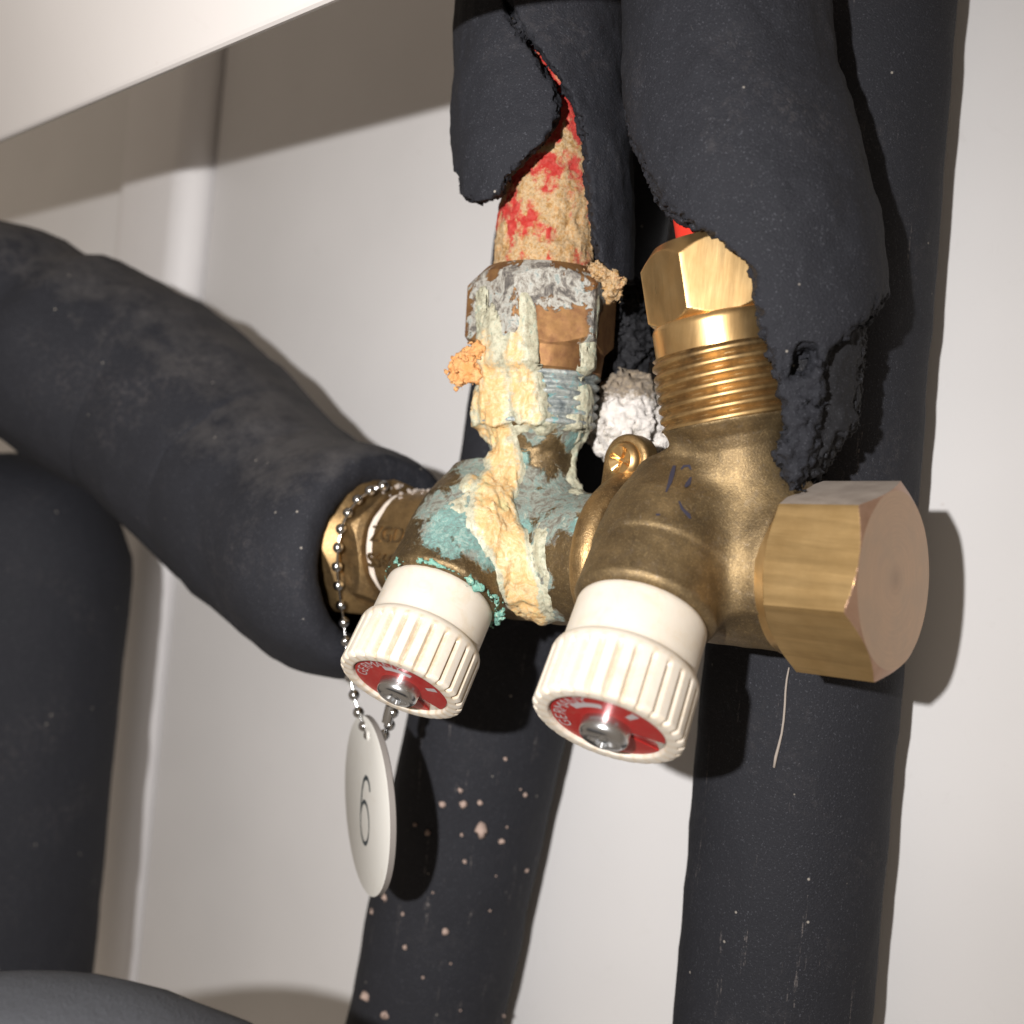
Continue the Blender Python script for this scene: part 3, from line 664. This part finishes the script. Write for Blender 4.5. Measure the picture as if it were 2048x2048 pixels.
# clamp strap with ear and screw
def strap(Q):
    rho, s = fAX.cyl(Q); c = s+25.5
    d = np.sqrt(np.maximum(np.abs(rho-17.2)-1.6, 0)**2 + (c*.85)**2)-3.2
    return d
eO = ax(-26)+UPM*24.5+NW*3.0; fE = Fr(eO, NW, VX)
def ear(Q):
    a, b_, c = fE.loc(Q); d2 = np.sqrt(a*a+np.maximum(b_, 0)**2+np.where(b_ < -22, (b_+22)**2, 0))-6.6
    return smax(d2, np.abs(c+2.5)-3.0, 1.6)
def clampf(Q): return smin(strap(Q), ear(Q), 4)+.08*vnoise(Q*.5)
lo = np.min([ax(-30), eO], 0)-28; hi = np.max([ax(-16), eO], 0)+26
V, q = nets(clampf, lo, hi, .6); cl = mk('clamp_bracket', V, q, M['bronze_old'], MAN)
def cross_rm(T, Z, Rr):
    return np.where(Rr < 3.05, Rr*(.26+.74*np.abs(np.cos(2*(T+.35)))**5), Rr)
V, Fc = lathe(Fr(eO+NW*.4, NW, VX), [(-.5, 4.7), (.2, 4.7), (.8, 4.5), (1.5, 3.9), (1.9, 3.25), (1.2, 3.0), (.2, 1.6), (-.3, .01)], 96, cross_rm)
auto(mk('screw', V, Fc, M['brass'], cl), 35)

# ---- deposits on the left valve: shells grown on the casting along 3-D run lines
def runs(f, lines):
    out = []
    for pts in lines:
        P3 = [(hit(f, x, y), r, h) for x, y, r, h in pts]; out.append([p for p in P3 if p[0] is not None])
    return out
def run_field(Q, rl):
    """height of deposit above the metal at Q"""
    best = np.full(len(Q), -9.)
    for pts in rl:
        for (a, ra, ha), (b, rb, hb) in zip(pts, pts[1:]):
            d, t = sd_seg(Q, a, b); r = ra+(rb-ra)*t; h = ha+(hb-ha)*t
            x = d/r
            best = np.maximum(best, np.where(x < 1, h*np.sqrt(np.maximum(1-x**2.2, 0)), -(x-1)*r*.6))
    return best
L1 = [[(950, 590, 3, .6), (965, 640, 3.2, .7), (975, 690, 4.6, 1.1), (985, 740, 5.4, 1.5), (985, 790, 6.2, 1.9), (985, 840, 5.6, 1.8), (1000, 880, 5, 1.6), (1010, 940, 5, 1.8), (985, 1000, 6, 2.0), (990, 1050, 6.5, 2.3), (1020, 1110, 5.5, 2.6), (1045, 1170, 5.5, 2.6), (1062, 1225, 5.5, 2.6), (1068, 1250, 4.5, 2.6)],
      [(1035, 600, 2.4, .7), (1038, 660, 2.8, 1.0), (1030, 710, 4, 1.4), (1040, 750, 4, 1.5), (1050, 800, 4.5, 1.6), (1060, 830, 4, 1.4)],
      [(955, 800, 4, 1.5), (960, 850, 4, 1.6), (985, 880, 3, 1.2)],
      [(970, 900, 2.2, 1.0), (945, 960, 2.4, 1.2), (915, 1010, 2, .9)],
      [(1190, 600, 1.3, .25), (1186, 660, 1.1, .25), (1182, 700, 1.5, .3), (1176, 740, 1.6, .3)],
      [(1175, 800, 3, .8), (1165, 870, 2.5, .8), (1150, 940, 2.5, .8), (1155, 985, 2, .6)],
      [(1085, 1050, 1.8, .5), (1075, 1100, 1.6, .5), (1085, 1150, 1.4, .6), (1100, 1210, 1.4, .8), (1108, 1245, 1.4, .8)],
      [(1000, 860, 2, .8), (1060, 855, 1.2, .4), (1120, 850, 1.8, .5), (1170, 845, 3, .8)]]
RL = runs(leftall, L1)
def dep(Q):
    b_ = leftall(Q); h = run_field(Q, RL)*.68
    near = (np.abs(b_) < 6) & (h > -3); nz = np.zeros(len(Q)); QS = Q[near]*A_(.26, .10, .26); nz[near] = fbm(QS, 3, .5)*.62 + .16*fbm(Q[near]*A_(1.1, .6, 1.1), 3, .6)
    nz2 = np.zeros(len(Q)); nz2[near] = 1-np.clip(np.abs(vnoise(Q[near]*A_(.75, .28, .75)))*5, 0, 1)
    top = b_ - (h + nz*.9*np.clip(h+1.2, 0, 1.5) - nz2*.25 + .02)
    return smax(top*.75, -(b_+.9), .3)
allp = np.array([p[0] for r in RL for p in r]); V, q = nets(dep, allp.min(0)-6, allp.max(0)+6, .55)
eh = run_field(V, RL); edge = np.clip(1-eh/2.4, 0, 1)
mk('limescale_deposit', V, q, M['scale'], MAN, attrs={'edge': edge})
# verdigris round the knob joint
def verd(Q):
    rk, z = fKL.cyl(Q); a, b_, c = fKL.loc(Q); th = np.degrees(np.arctan2(b_, a))
    d = np.sqrt((rk-14.9)**2+(z+26.3)**2); amp = np.clip(.55+.9*vnoise(np.stack([th/38.+5, th*0, th*0], -1)), 0, 1)*((th > -45) & (th < 150)); amp = np.where((th > -35) & (th < 60), np.maximum(amp, .75), amp*.8)
    n = fbm(Q*.55, 4, .65); return d - (.22+1.5*n*amp+.15*amp)
c = fKL.pt(0, 0, -26); V, q = nets(verd, c-19, c+19, .5); mk('verdigris_rim', V, q, M['verdi'], MAN)
def lump(name, cen, rad, amp, freq, mt, label=None, parent=None, h=.5, attrs=None, cat=None, sq=(1, 1, 1), seed=0, extra=None):
    cs = [np.asarray(c, float) for c in cen]
    def f(Q):
        d = np.full(len(Q), 1e9)
        for c, r in zip(cs, rad): d = smin(d, np.linalg.norm((Q-c)/np.array(sq), axis=1)-r, 1.2)
        d = d + amp*fbm(Q*freq+seed, 4, .6)
        return smax(d, extra(Q), .3) if extra is not None else d
    m_ = max(rad)*max(sq)+amp*2+1; V, q = nets(f, np.min(cs, 0)-m_, np.max(cs, 0)+m_, h)
    o = mk(name, V, q, mt, parent, attrs=attrs(V) if attrs else None)
    if parent is None: tag(o, label, cat)
    return o
dl = 266
lump('orange_scale_lump', [P(912, 742, 263), P(925, 728, 263), P(940, 715, 262), P(915, 765, 263), P(945, 745, 263), P(955, 700, 260)], [2.0, 2.2, 2.2, 1.5, 2.5, 2.0], 1.1, .7, M['orange'], parent=MAN, h=.4)
# teal crumbs on the clamp
hc = hit(clampf, 1206, 1072)
lump('verdigris_crust', [hc, hc+A_(.5, -2, 0), hc+A_(1.8, 1, 0)], [1.5, 1.6, 1.1], .8, .9, M['verdi'], parent=MAN, h=.35, seed=3)
h2 = hit(clampf, 1243, 1035)
if h2 is not None: lump('verdigris_crust', [h2, h2+A_(.6, 2.2, 0), h2+A_(-.8, -2.4, .3)], [1.0, 1.0, .9], .7, .9, M['verdi'], parent=MAN, h=.35, seed=9)
# pale dust fringe along the top of the union
items = []
for i in range(70):
    s_ = random.uniform(-116, -82); a = random.gauss(8, 12); rr = 18.6 if s_ < -107 else 17.3
    c = ax(s_)+rr*(math.cos(math.radians(a))*UPM+math.sin(math.radians(a))*H_); r = random.uniform(.25, .8)*(1.5 if s_ < -108 else 1)
    v, f = lathe(Fr(c, nrm(RNG.normal(size=3))), [(-r, .01), (-r*.6, r*.7), (r*.1, r), (r*.7, r*.6), (r, .01)], 6); v = v + RNG.normal(size=v.shape)*r*.2; items.append((v, f))
v, f = join(items); o = mk('dust_crumbs', v, f, M['lint'], MAN, smooth=False); tag(o, kind='stuff')

# marker strokes on the clean casting
def surf_normal(f, p):
    e = .2; g = A_(*[float(f((p+np.eye(3)[k]*e)[None])[0]-f((p-np.eye(3)[k]*e)[None])[0]) for k in range(3)]); return nrm(g)
items = []
for pts in ([(1349, 932, 4), (1344, 950, 6), (1340, 965, 5), (1332, 985, 2)], [(1362, 940, 2), (1368, 933, 4), (1378, 932, 4), (1382, 940, 2)], [(1382, 955, 2), (1376, 968, 6), (1370, 975, 3)], [(1358, 1003, 2), (1364, 1018, 4), (1376, 1030, 6), (1380, 1038, 3)], [(1312, 1030, 3), (1320, 1030, 3)]):
    Pn = []
    for x, y, w in pts:
        h_ = hit(bodyR, x, y)
        if h_ is None: continue
        n_ = surf_normal(bodyR, h_); Pn.append((h_+n_*.14, n_, w*.5*.17))
    V = []
    for i, (p, n_, w) in enumerate(Pn):
        t = nrm(Pn[min(i+1, len(Pn)-1)][0]-Pn[max(i-1, 0)][0]); s_ = nrm(np.cross(t, n_)); V += [p-s_*w, p+n_*.02, p+s_*w]
    items.append((np.array(V), [(3*i+j, 3*i+j+1, 3*i+j+4, 3*i+j+3) for i in range(len(Pn)-1) for j in (0, 1)]))
v, f = join(items); mk('marker_stroke', v, f, M['marker'], MAN)

# ---------------------------------------------------------------- red pipes
def crustf(Q):
    r, t = fPL.cyl(Q); n = np.zeros(len(Q)); near = (np.abs(r-13) < 5); n[near] = fbm(Q[near]*.24, 3, .5)*.8 + .5*np.abs(vnoise(Q[near]*.55)) + .22*fbm(Q[near]*1.1, 2)-.2
    k = np.clip((t-74)/70, 0, 1); base = 13.0-1.0*k
    return np.maximum((r-base-(1.0-.9*k)*n), np.maximum(73.5-t, t-160))*.8
c0, c1 = fPL.pt(0, 0, 73), fPL.pt(0, 0, 135)
V, q = nets(crustf, np.minimum(c0, c1)-17, np.maximum(c0, c1)+17, .6)
r, t = fPL.cyl(V); a, b_, c = fPL.loc(V)
red = np.clip((t-104)/14, 0, 1)*.55+.12 + np.clip((t-80)/18, 0, 1)*np.clip((4-a)/8, 0, 1)*.26
red = red + .62*fbm(V*A_(.24, .17, .24)+3, 4, .6) + .40*(blob(V, [(1135, 205, 7), (1150, 232, 4), (1153, 270, 2.5), (1094, 289, 3.5), (1104, 314, 3), (1144, 323, 3), (1079, 317, 2.5), (1029, 357, 6), (1012, 395, 7), (1035, 398, 5), (1000, 380, 5), (1060, 340, 4), (1120, 330, 4), (1054, 388, 3), (1063, 435, 3), (1045, 438, 2.6), (1020, 455, 2.6), (1110, 463, 2.6), (1097, 512, 2.4), (1000, 420, 2)], crustf))
crO = empty('red_pipe', fPL.pt(0, 0, 74), 'red pipe crusted with orange and cream scale above the corroded nut', 'pipe', 'red plastic pipes')
mk('scale_crust', V, q, M['crust'], crO, attrs={'red': red})
V, Fc = lathe(fPL, [(74, .01), (74, 11.6), (200, 11.6), (200, .01)], 64); auto(mk('pipe_wall', V, Fc, M['red'], crO), 30)
rp = Fr(P(1430, 466, 227), PR); V, Fc = lathe(rp, [(-6, .01), (-6, 8.6), (90, 8.6), (90, .01)], 64)
o = auto(mk('red_pipe', V, Fc, M['red']), 30); tag(o, 'clean bright red pipe barely showing above the polished brass nut', 'pipe', 'red plastic pipes')

# ---------------------------------------------------------------- torn foam sleeves
def sleeve_field(axis_pts, rin_off, keep=None, opening=None, amp=.5, slope=.35, rag=1.0, sub=None, low=False):
    A3 = [(np.array(p[:3]), p[3]) for p in axis_pts]
    def f(Q):
        d = np.full(len(Q), 1e9); R_ = np.zeros(len(Q))
        for (a, ra), (b, rb) in zip(A3, A3[1:]):
            dd, t = sd_seg(Q, a, b); r = ra+(rb-ra)*t; c = dd-r; m_ = c < d; d = np.where(m_, c, d)
        near = (d < 4) & (d > -rin_off-4); n1 = np.zeros(len(Q)); n2 = np.zeros(len(Q))
        n1[near] = fbm(Q[near]*.11, 3); n2[near] = fbm(Q[near]*.5, 4, .65); n3 = np.zeros(len(Q)); n3[near] = vnoise(Q[near]*1.4)
        d = d + amp*n1
        if low: d = d + np.clip((34-Q[:, 1])/14, 0, 1)*(.6*n1 + .7*n2)
        else: d = d + .06*n2
        shell = smax(d, -(d+rin_off), 1.0)
        D = -Q[:, 2]; x = Q[:, 0]/D*F+1024; y = 1024-Q[:, 1]/D*F; sc_ = D/F
        depth = np.clip(-d, 0, rin_off)
        out = shell
        if keep is not None:
            k = sd_poly(x, y, keep)*sc_; out = smax(out, k - slope*depth + slope*rin_off*.5 + rag*n2*.9 + .35*rag*n3, .35)
        if opening is not None:
            k = -sd_poly(x, y, opening)*sc_; out = smax(out, k + slope*(rin_off-depth) + rag*n2*.9 + .35*rag*n3 - .3, .35)
        if sub is not None: out = np.maximum(out, -(sub(Q)-.7))
        return out*.8
    return f
def right_solid(Q):
    r, t = fPR.cyl(Q); d = np.maximum(r-16.4, np.maximum(28-t, t-70)); return np.minimum(d, bodyR(Q))
SR = [(*P(1450, -200, 237), 23.4), (*P(1450, 0, 236), 23.4), (*P(1458, 200, 234), 24.2), (*P(1492, 350, 231), 25.2), (*P(1528, 500, 229), 25.4), (*P(1540, 640, 229), 25), (*P(1540, 800, 230), 23.5), (*P(1535, 1010, 230), 21)]
keepR = [(1200, -120), (1215, 150), (1250, 250), (1268, 300), (1298, 355), (1316, 396), (1343, 425), (1384, 452), (1430, 480), (1478, 517), (1503, 552), (1510, 615), (1526, 680), (1543, 730), (1558, 790), (1570, 850), (1557, 885), (1553, 905), (1564, 940), (1580, 985), (1604, 972), (1628, 930), (1640, 870), (1648, 800), (1650, 735), (1655, 700), (1698, 672), (1714, 655), (1740, 642), (1765, 605), (1900, 560), (1900, -120)]
fR_ = sleeve_field(SR, 7.5, keep=keepR, opening=[(1586, 748), (1592, 722), (1606, 706), (1626, 704), (1622, 720), (1604, 742)], slope=.25, rag=1.1, sub=right_solid, low=True)
V, q = nets(fR_, np.array([20, -3, -262.]), np.array([92, 122, -199.]), .62)
o = mk('foam_sleeve', V, q, M['foam']); tag(o, 'torn black foam sleeve draped over the clean brass nut on the right', 'foam insulation', 'torn black foam sleeves')
SB = [(*P(1560, 480, 233), 18.5), (*P(1562, 700, 231), 19), (*P(1560, 860, 229), 17.5), (*P(1552, 1000, 228), 15.5)]
keepB = [(1490, 560), (1515, 650), (1540, 735), (1556, 800), (1568, 850), (1556, 885), (1552, 905), (1562, 940), (1575, 985), (1600, 975), (1625, 958), (1660, 915), (1683, 875), (1720, 850), (1740, 560)]
fB_ = sleeve_field(SB, 6.5, keep=keepB, slope=.35, rag=1.5, amp=1.2, sub=right_solid)
V, q = nets(fB_, np.array([38, -3, -252.]), np.array([84, 60, -205.]), .6)
o = mk('foam_sleeve', V, q, M['foam_torn']); tag(o, 'crumbling inner layer of foam hanging beside the brass thread', 'foam insulation', 'torn black foam sleeves')
SL = [(*P(1081, -220, 276), 22.8), (*P(1081, 0, 274), 22.9), (*P(1084, 330, 272), 24.0), (*P(1090, 620, 272), 23.5)]
openL = [(996, -120), (1006, -120), (1012, -10), (1028, 35), (1050, 62), (1082, 110), (1112, 150), (1132, 185), (1152, 225), (1166, 290), (1174, 380), (1186, 470), (1196, 520), (1230, 560), (1290, 580), (1290, 760), (800, 760), (800, 330), (905, 340), (917, 356), (922, 388), (940, 402), (965, 404), (990, 396), (1003, 390), (1015, 362), (1040, 333), (1085, 292), (1112, 250), (1122, 212), (1108, 165), (1075, 118), (1040, 66), (1018, 30), (1002, -10)]
fL_ = sleeve_field(SL, 7.5, opening=openL, slope=.14, rag=.8)
V, q = nets(fL_, np.array([-19, 52, -300.]), np.array([38, 146, -245.]), .62)
o = mk('foam_sleeve', V, q, M['foam']); tag(o, 'split black foam sleeve hanging open over the crusted red pipe', 'foam insulation', 'torn black foam sleeves')

# ---------------------------------------------------------------- plaster lumps and crumbs
def pl_attr(V):
    y = V[:, 1]; return {'dirt': np.clip((y-27)/6, 0, 1)*.7+.06}
o = lump('plaster_lump', [P(1250, 850, 279), P(1228, 880, 280), P(1258, 800, 280), P(1300, 900, 282)], [9.5, 6.5, 8, 8], 1.5, .3, M['plaster'], 'rough white plaster lump behind the clamp ear, stained brown on top', cat='plaster', attrs=pl_attr)
o = lump('plaster_lump', [P(1555, 968, 226), P(1552, 945, 227)], [1.6, 1.0], .35, .6, M['plaster'], 'small white blob wedged above the brass end cap', cat='plaster', h=.3, sq=(1, 1.7, 1), attrs=lambda V: {'dirt': np.zeros(len(V))})
o = lump('plaster_lump', [P(1560, 905, 229)], [1.6], .5, .6, M['plaster'], 'white fleck beside the torn foam under the thread', cat='plaster', h=.3, sq=(1, 1.8, 1), attrs=lambda V: {'dirt': np.zeros(len(V))})
o = lump('scale_crumb', [P(1190, 540, 258), P(1212, 552, 258), P(1228, 568, 258), P(1222, 590, 258)], [1.5, 2.1, 2.2, 1.5], 1.2, .7, M['crust'], 'pinkish white scale crumb stuck between the left nut and the foam', cat='scale', h=.35, attrs=lambda V: {'red': np.full(len(V), .12)})
o = lump('foam_scrap', [P(1240, 620, 290), P(1245, 680, 290), P(1240, 730, 290)], [9, 9, 8], 1.8, .35, M['foam_torn'], 'crumbly black foam scrap above the white plaster between the nuts', cat='foam insulation')
# ---------------------------------------------------------------- chain and tag
CH = empty('ball_chain', P(676, 1095, 296), 'silver ball chain looped round the left brass nut, hanging down', 'chain')
cp = [(766, 972, 297), (740, 982, 297), (715, 1000, 297), (696, 1026, 297), (682, 1058, 297), (676, 1095, 297), (674, 1133, 297), (677, 1171, 297), (682, 1210, 297), (688, 1245, 296), (691, 1282, 295), (695, 1318, 294), (700, 1354, 293), (708, 1390, 292), (717, 1425, 291), (728, 1452, 290), (738, 1470, 289)]
def nutsolid(Q):
    rr, s_ = fAX.cyl(Q); d = np.minimum(np.maximum(rr-22.6, np.maximum(-133-s_, s_+117)), np.maximum(rr-20.2, np.maximum(-118-s_, s_+107.5))); return d
B3 = []
for x, y, d_ in cp:
    h_ = hit(nutsolid, x, y) if y < 1240 else None
    dd = -h_[2]-1.6 if h_ is not None else d_
    if B3 and abs(dd + B3[-1][2]) > 7: dd = -B3[-1][2] - 1.5
    B3.append(P(x, y, dd))
def sph(c, r, n=16, m=9):
    return lathe(Fr(c, (0, 1, 0)), [(-r*math.cos(math.pi*i/m), max(r*math.sin(math.pi*i/m), .01)) for i in range(m+1)], n)
def unode(i): return None
v0, f0 = sph(A_(0, 0, 0), 1.6); me_b = None
def shared(name, me, loc, parent, mt=None):
    o = bpy.data.objects.new(name, me); COL.objects.link(o); o.parent = parent
    o.location = W(loc)-ROOT[parent.name]; return o
mb = bpy.data.meshes.new('bead'); mb.from_pydata([tuple(W(v)-W(A_(0, 0, 0))) for v in v0], [], [tuple(int(i) for i in f) for f in f0]); mb.materials.append(M['steel'])
for p in mb.polygons: p.use_smooth = True
for c_ in B3: shared('bead', mb, c_, CH)
for a, b_ in zip(B3, B3[1:]):
    V, Fc = sweep([a, b_], [.36, .36], 8, 50, cap=False); mk('link', V, Fc, M['steel'], CH)
back = [P(738, 1470, 289), P(752, 1478, 286), P(768, 1470, 283), P(779, 1450, 282), P(786, 1425, 281), P(790, 1400, 281)]
for c_ in back[1:]: shared('bead', mb, c_, CH)
V, Fc = sweep(back, [.36]*6, 8, 5, 1, cap=False); mk('link', V, Fc, M['steel'], CH)
V, Fc = sweep([P(774, 1446, 281), P(778, 1430, 281), P(782, 1412, 281)], [1.5, 1.6, 1.5], 12, 2); auto(mk('connector_clasp', V, Fc, M['steel'], CH), 40)
tc = P(738, 1608, 289); tn = nrm(A_(-.92, 0, .385)); fT = Fr(tc, tn, (.27, 1, .05)); rt = 24.6
TG = empty('number_tag', tc-A_(0, 24, 0), 'round white plastic tag engraved with the number 6, hanging edge-on', 'tag')
# fT.x is up along the tag; build disc with hole
hole = A_(20.3, 0); nn_ = 96; a = np.linspace(0, 2*math.pi, nn_, endpoint=False)
def hole_ring(z): return fT.pt(hole[0]+1.6*np.cos(a), hole[1]+1.6*np.sin(a), z+0*a)
def out_ring(r, z):
    ox = r*np.cos(a); oy = r*np.sin(a); return fT.pt(ox, oy, z+0*a)
rings = [hole_ring(-1), hole_ring(1), out_ring(rt-.15, 1), out_ring(rt, .9)]
V = np.concatenate(rings); mk('tag_face', V, grid_faces(nn_, 4), M['tag'], TG).data.set_sharp_from_angle(angle=.6)
rings = [out_ring(rt, .9), out_ring(rt+.02, -.7), out_ring(rt-.4, -1), hole_ring(-1)]
mk('tag_rim', np.concatenate(rings), grid_faces(nn_, 4), M['tagrim'], TG).data.set_sharp_from_angle(angle=.6)
tr = nrm(np.cross(fT.x, tn))
cl_ = [(4.6*math.sin(a_), -3.9+5.9*math.cos(a_)) for a_ in np.linspace(-math.pi/2, 1.5*math.pi, 40)]
st_ = [(-4.6, -3.9), (-4.55, .5), (-3.9, 4.6), (-2.6, 7.6), (-.6, 9.3), (1.5, 9.5), (3.2, 8.6), (4.2, 6.9)]
items = []
for ln, w0 in ((cl_, .42), (st_, .5)):
    ln = np.array(ln); t_ = np.gradient(ln, axis=0); t_ /= np.linalg.norm(t_, axis=1)[:, None]; nn2 = np.stack([-t_[:, 1], t_[:, 0]], 1)
    wv = (w0+.22*np.abs(t_[:, 0]))[:, None]; e2 = np.stack([ln-nn2*wv, ln+nn2*wv], 1).reshape(-1, 2)
    items.append((tc+tn*1.05-fT.x*1.5+e2[:, 0:1]*tr+e2[:, 1:2]*fT.x+tn*(.02*len(items)), [(2*i, 2*i+2, 2*i+3, 2*i+1) for i in range(len(ln)-1)]))
v, f = join(items); mk('digit', v, f, M['ink'], TG, smooth=False)

# ---------------------------------------------------------------- lint and crumbs
q0 = np.array(pp(1715, 0, 27, 0)[:3]); q1 = np.array(pp(1540, 2048, 27, 0)[:3])
def rightp(Q): return sd_seg(Q, q0, q1)[0]-25.4
V, Fc = sweep([hit(rightp, *c_) for c_ in ((1578, 1335), (1573, 1360), (1570, 1380), (1571, 1410), (1567, 1440), (1564, 1470), (1558, 1490), (1550, 1515), (1548, 1535))], [.2, .26, .24, .3, .26, .3, .28, .5, .3], 6, 2, 1)
o = mk('lint_strand', V, Fc, M['lint']); tag(o, 'thin pale lint strand clinging to the pipe below the end cap', 'lint')
items = []
spots = [(886, 1609, 1.2), (927, 1608, 1.3), (920, 1580, .9), (964, 1660, 2.3), (856, 1666, 1.0), (1003, 1683, 1.0), (770, 1795, 1.1), (745, 1822, 1.0), (890, 1862, 1.1), (732, 1992, 1.7), (810, 1895, .8), (770, 2030, 1.4), (960, 1606, .8), (1050, 1590, .8)]
spots += [(random.uniform(770, 1080), random.uniform(1480, 2040), random.uniform(.3, .7)) for _ in range(16)]
c0 = np.array(pp(1098, 870, 28, 0)[:3]); c1 = np.array(pp(848, 2048, 28, 0)[:3])
def midp(Q): return sd_seg(Q, c0, c1)[0]-26.7
for x, y, r in spots:
    h_ = hit(midp, x, y, 200, 480)
    if h_ is None: continue
    v, f = lathe(Fr(h_, nrm(RNG.normal(size=3))), [(-r*.8, .01), (-r*.6, r*.7), (r*.1, r), (r*.7, r*.6), (r*.9, .01)], 7); v = v + RNG.normal(size=v.shape)*r*.22; items.append((v, f))
v, f = join(items); o = mk('dried_crumbs', v, f, M['crumb'], smooth=True); tag(o, 'pale dried crumbs sprinkled over the black pipe behind the tag', 'crumbs', kind='stuff')
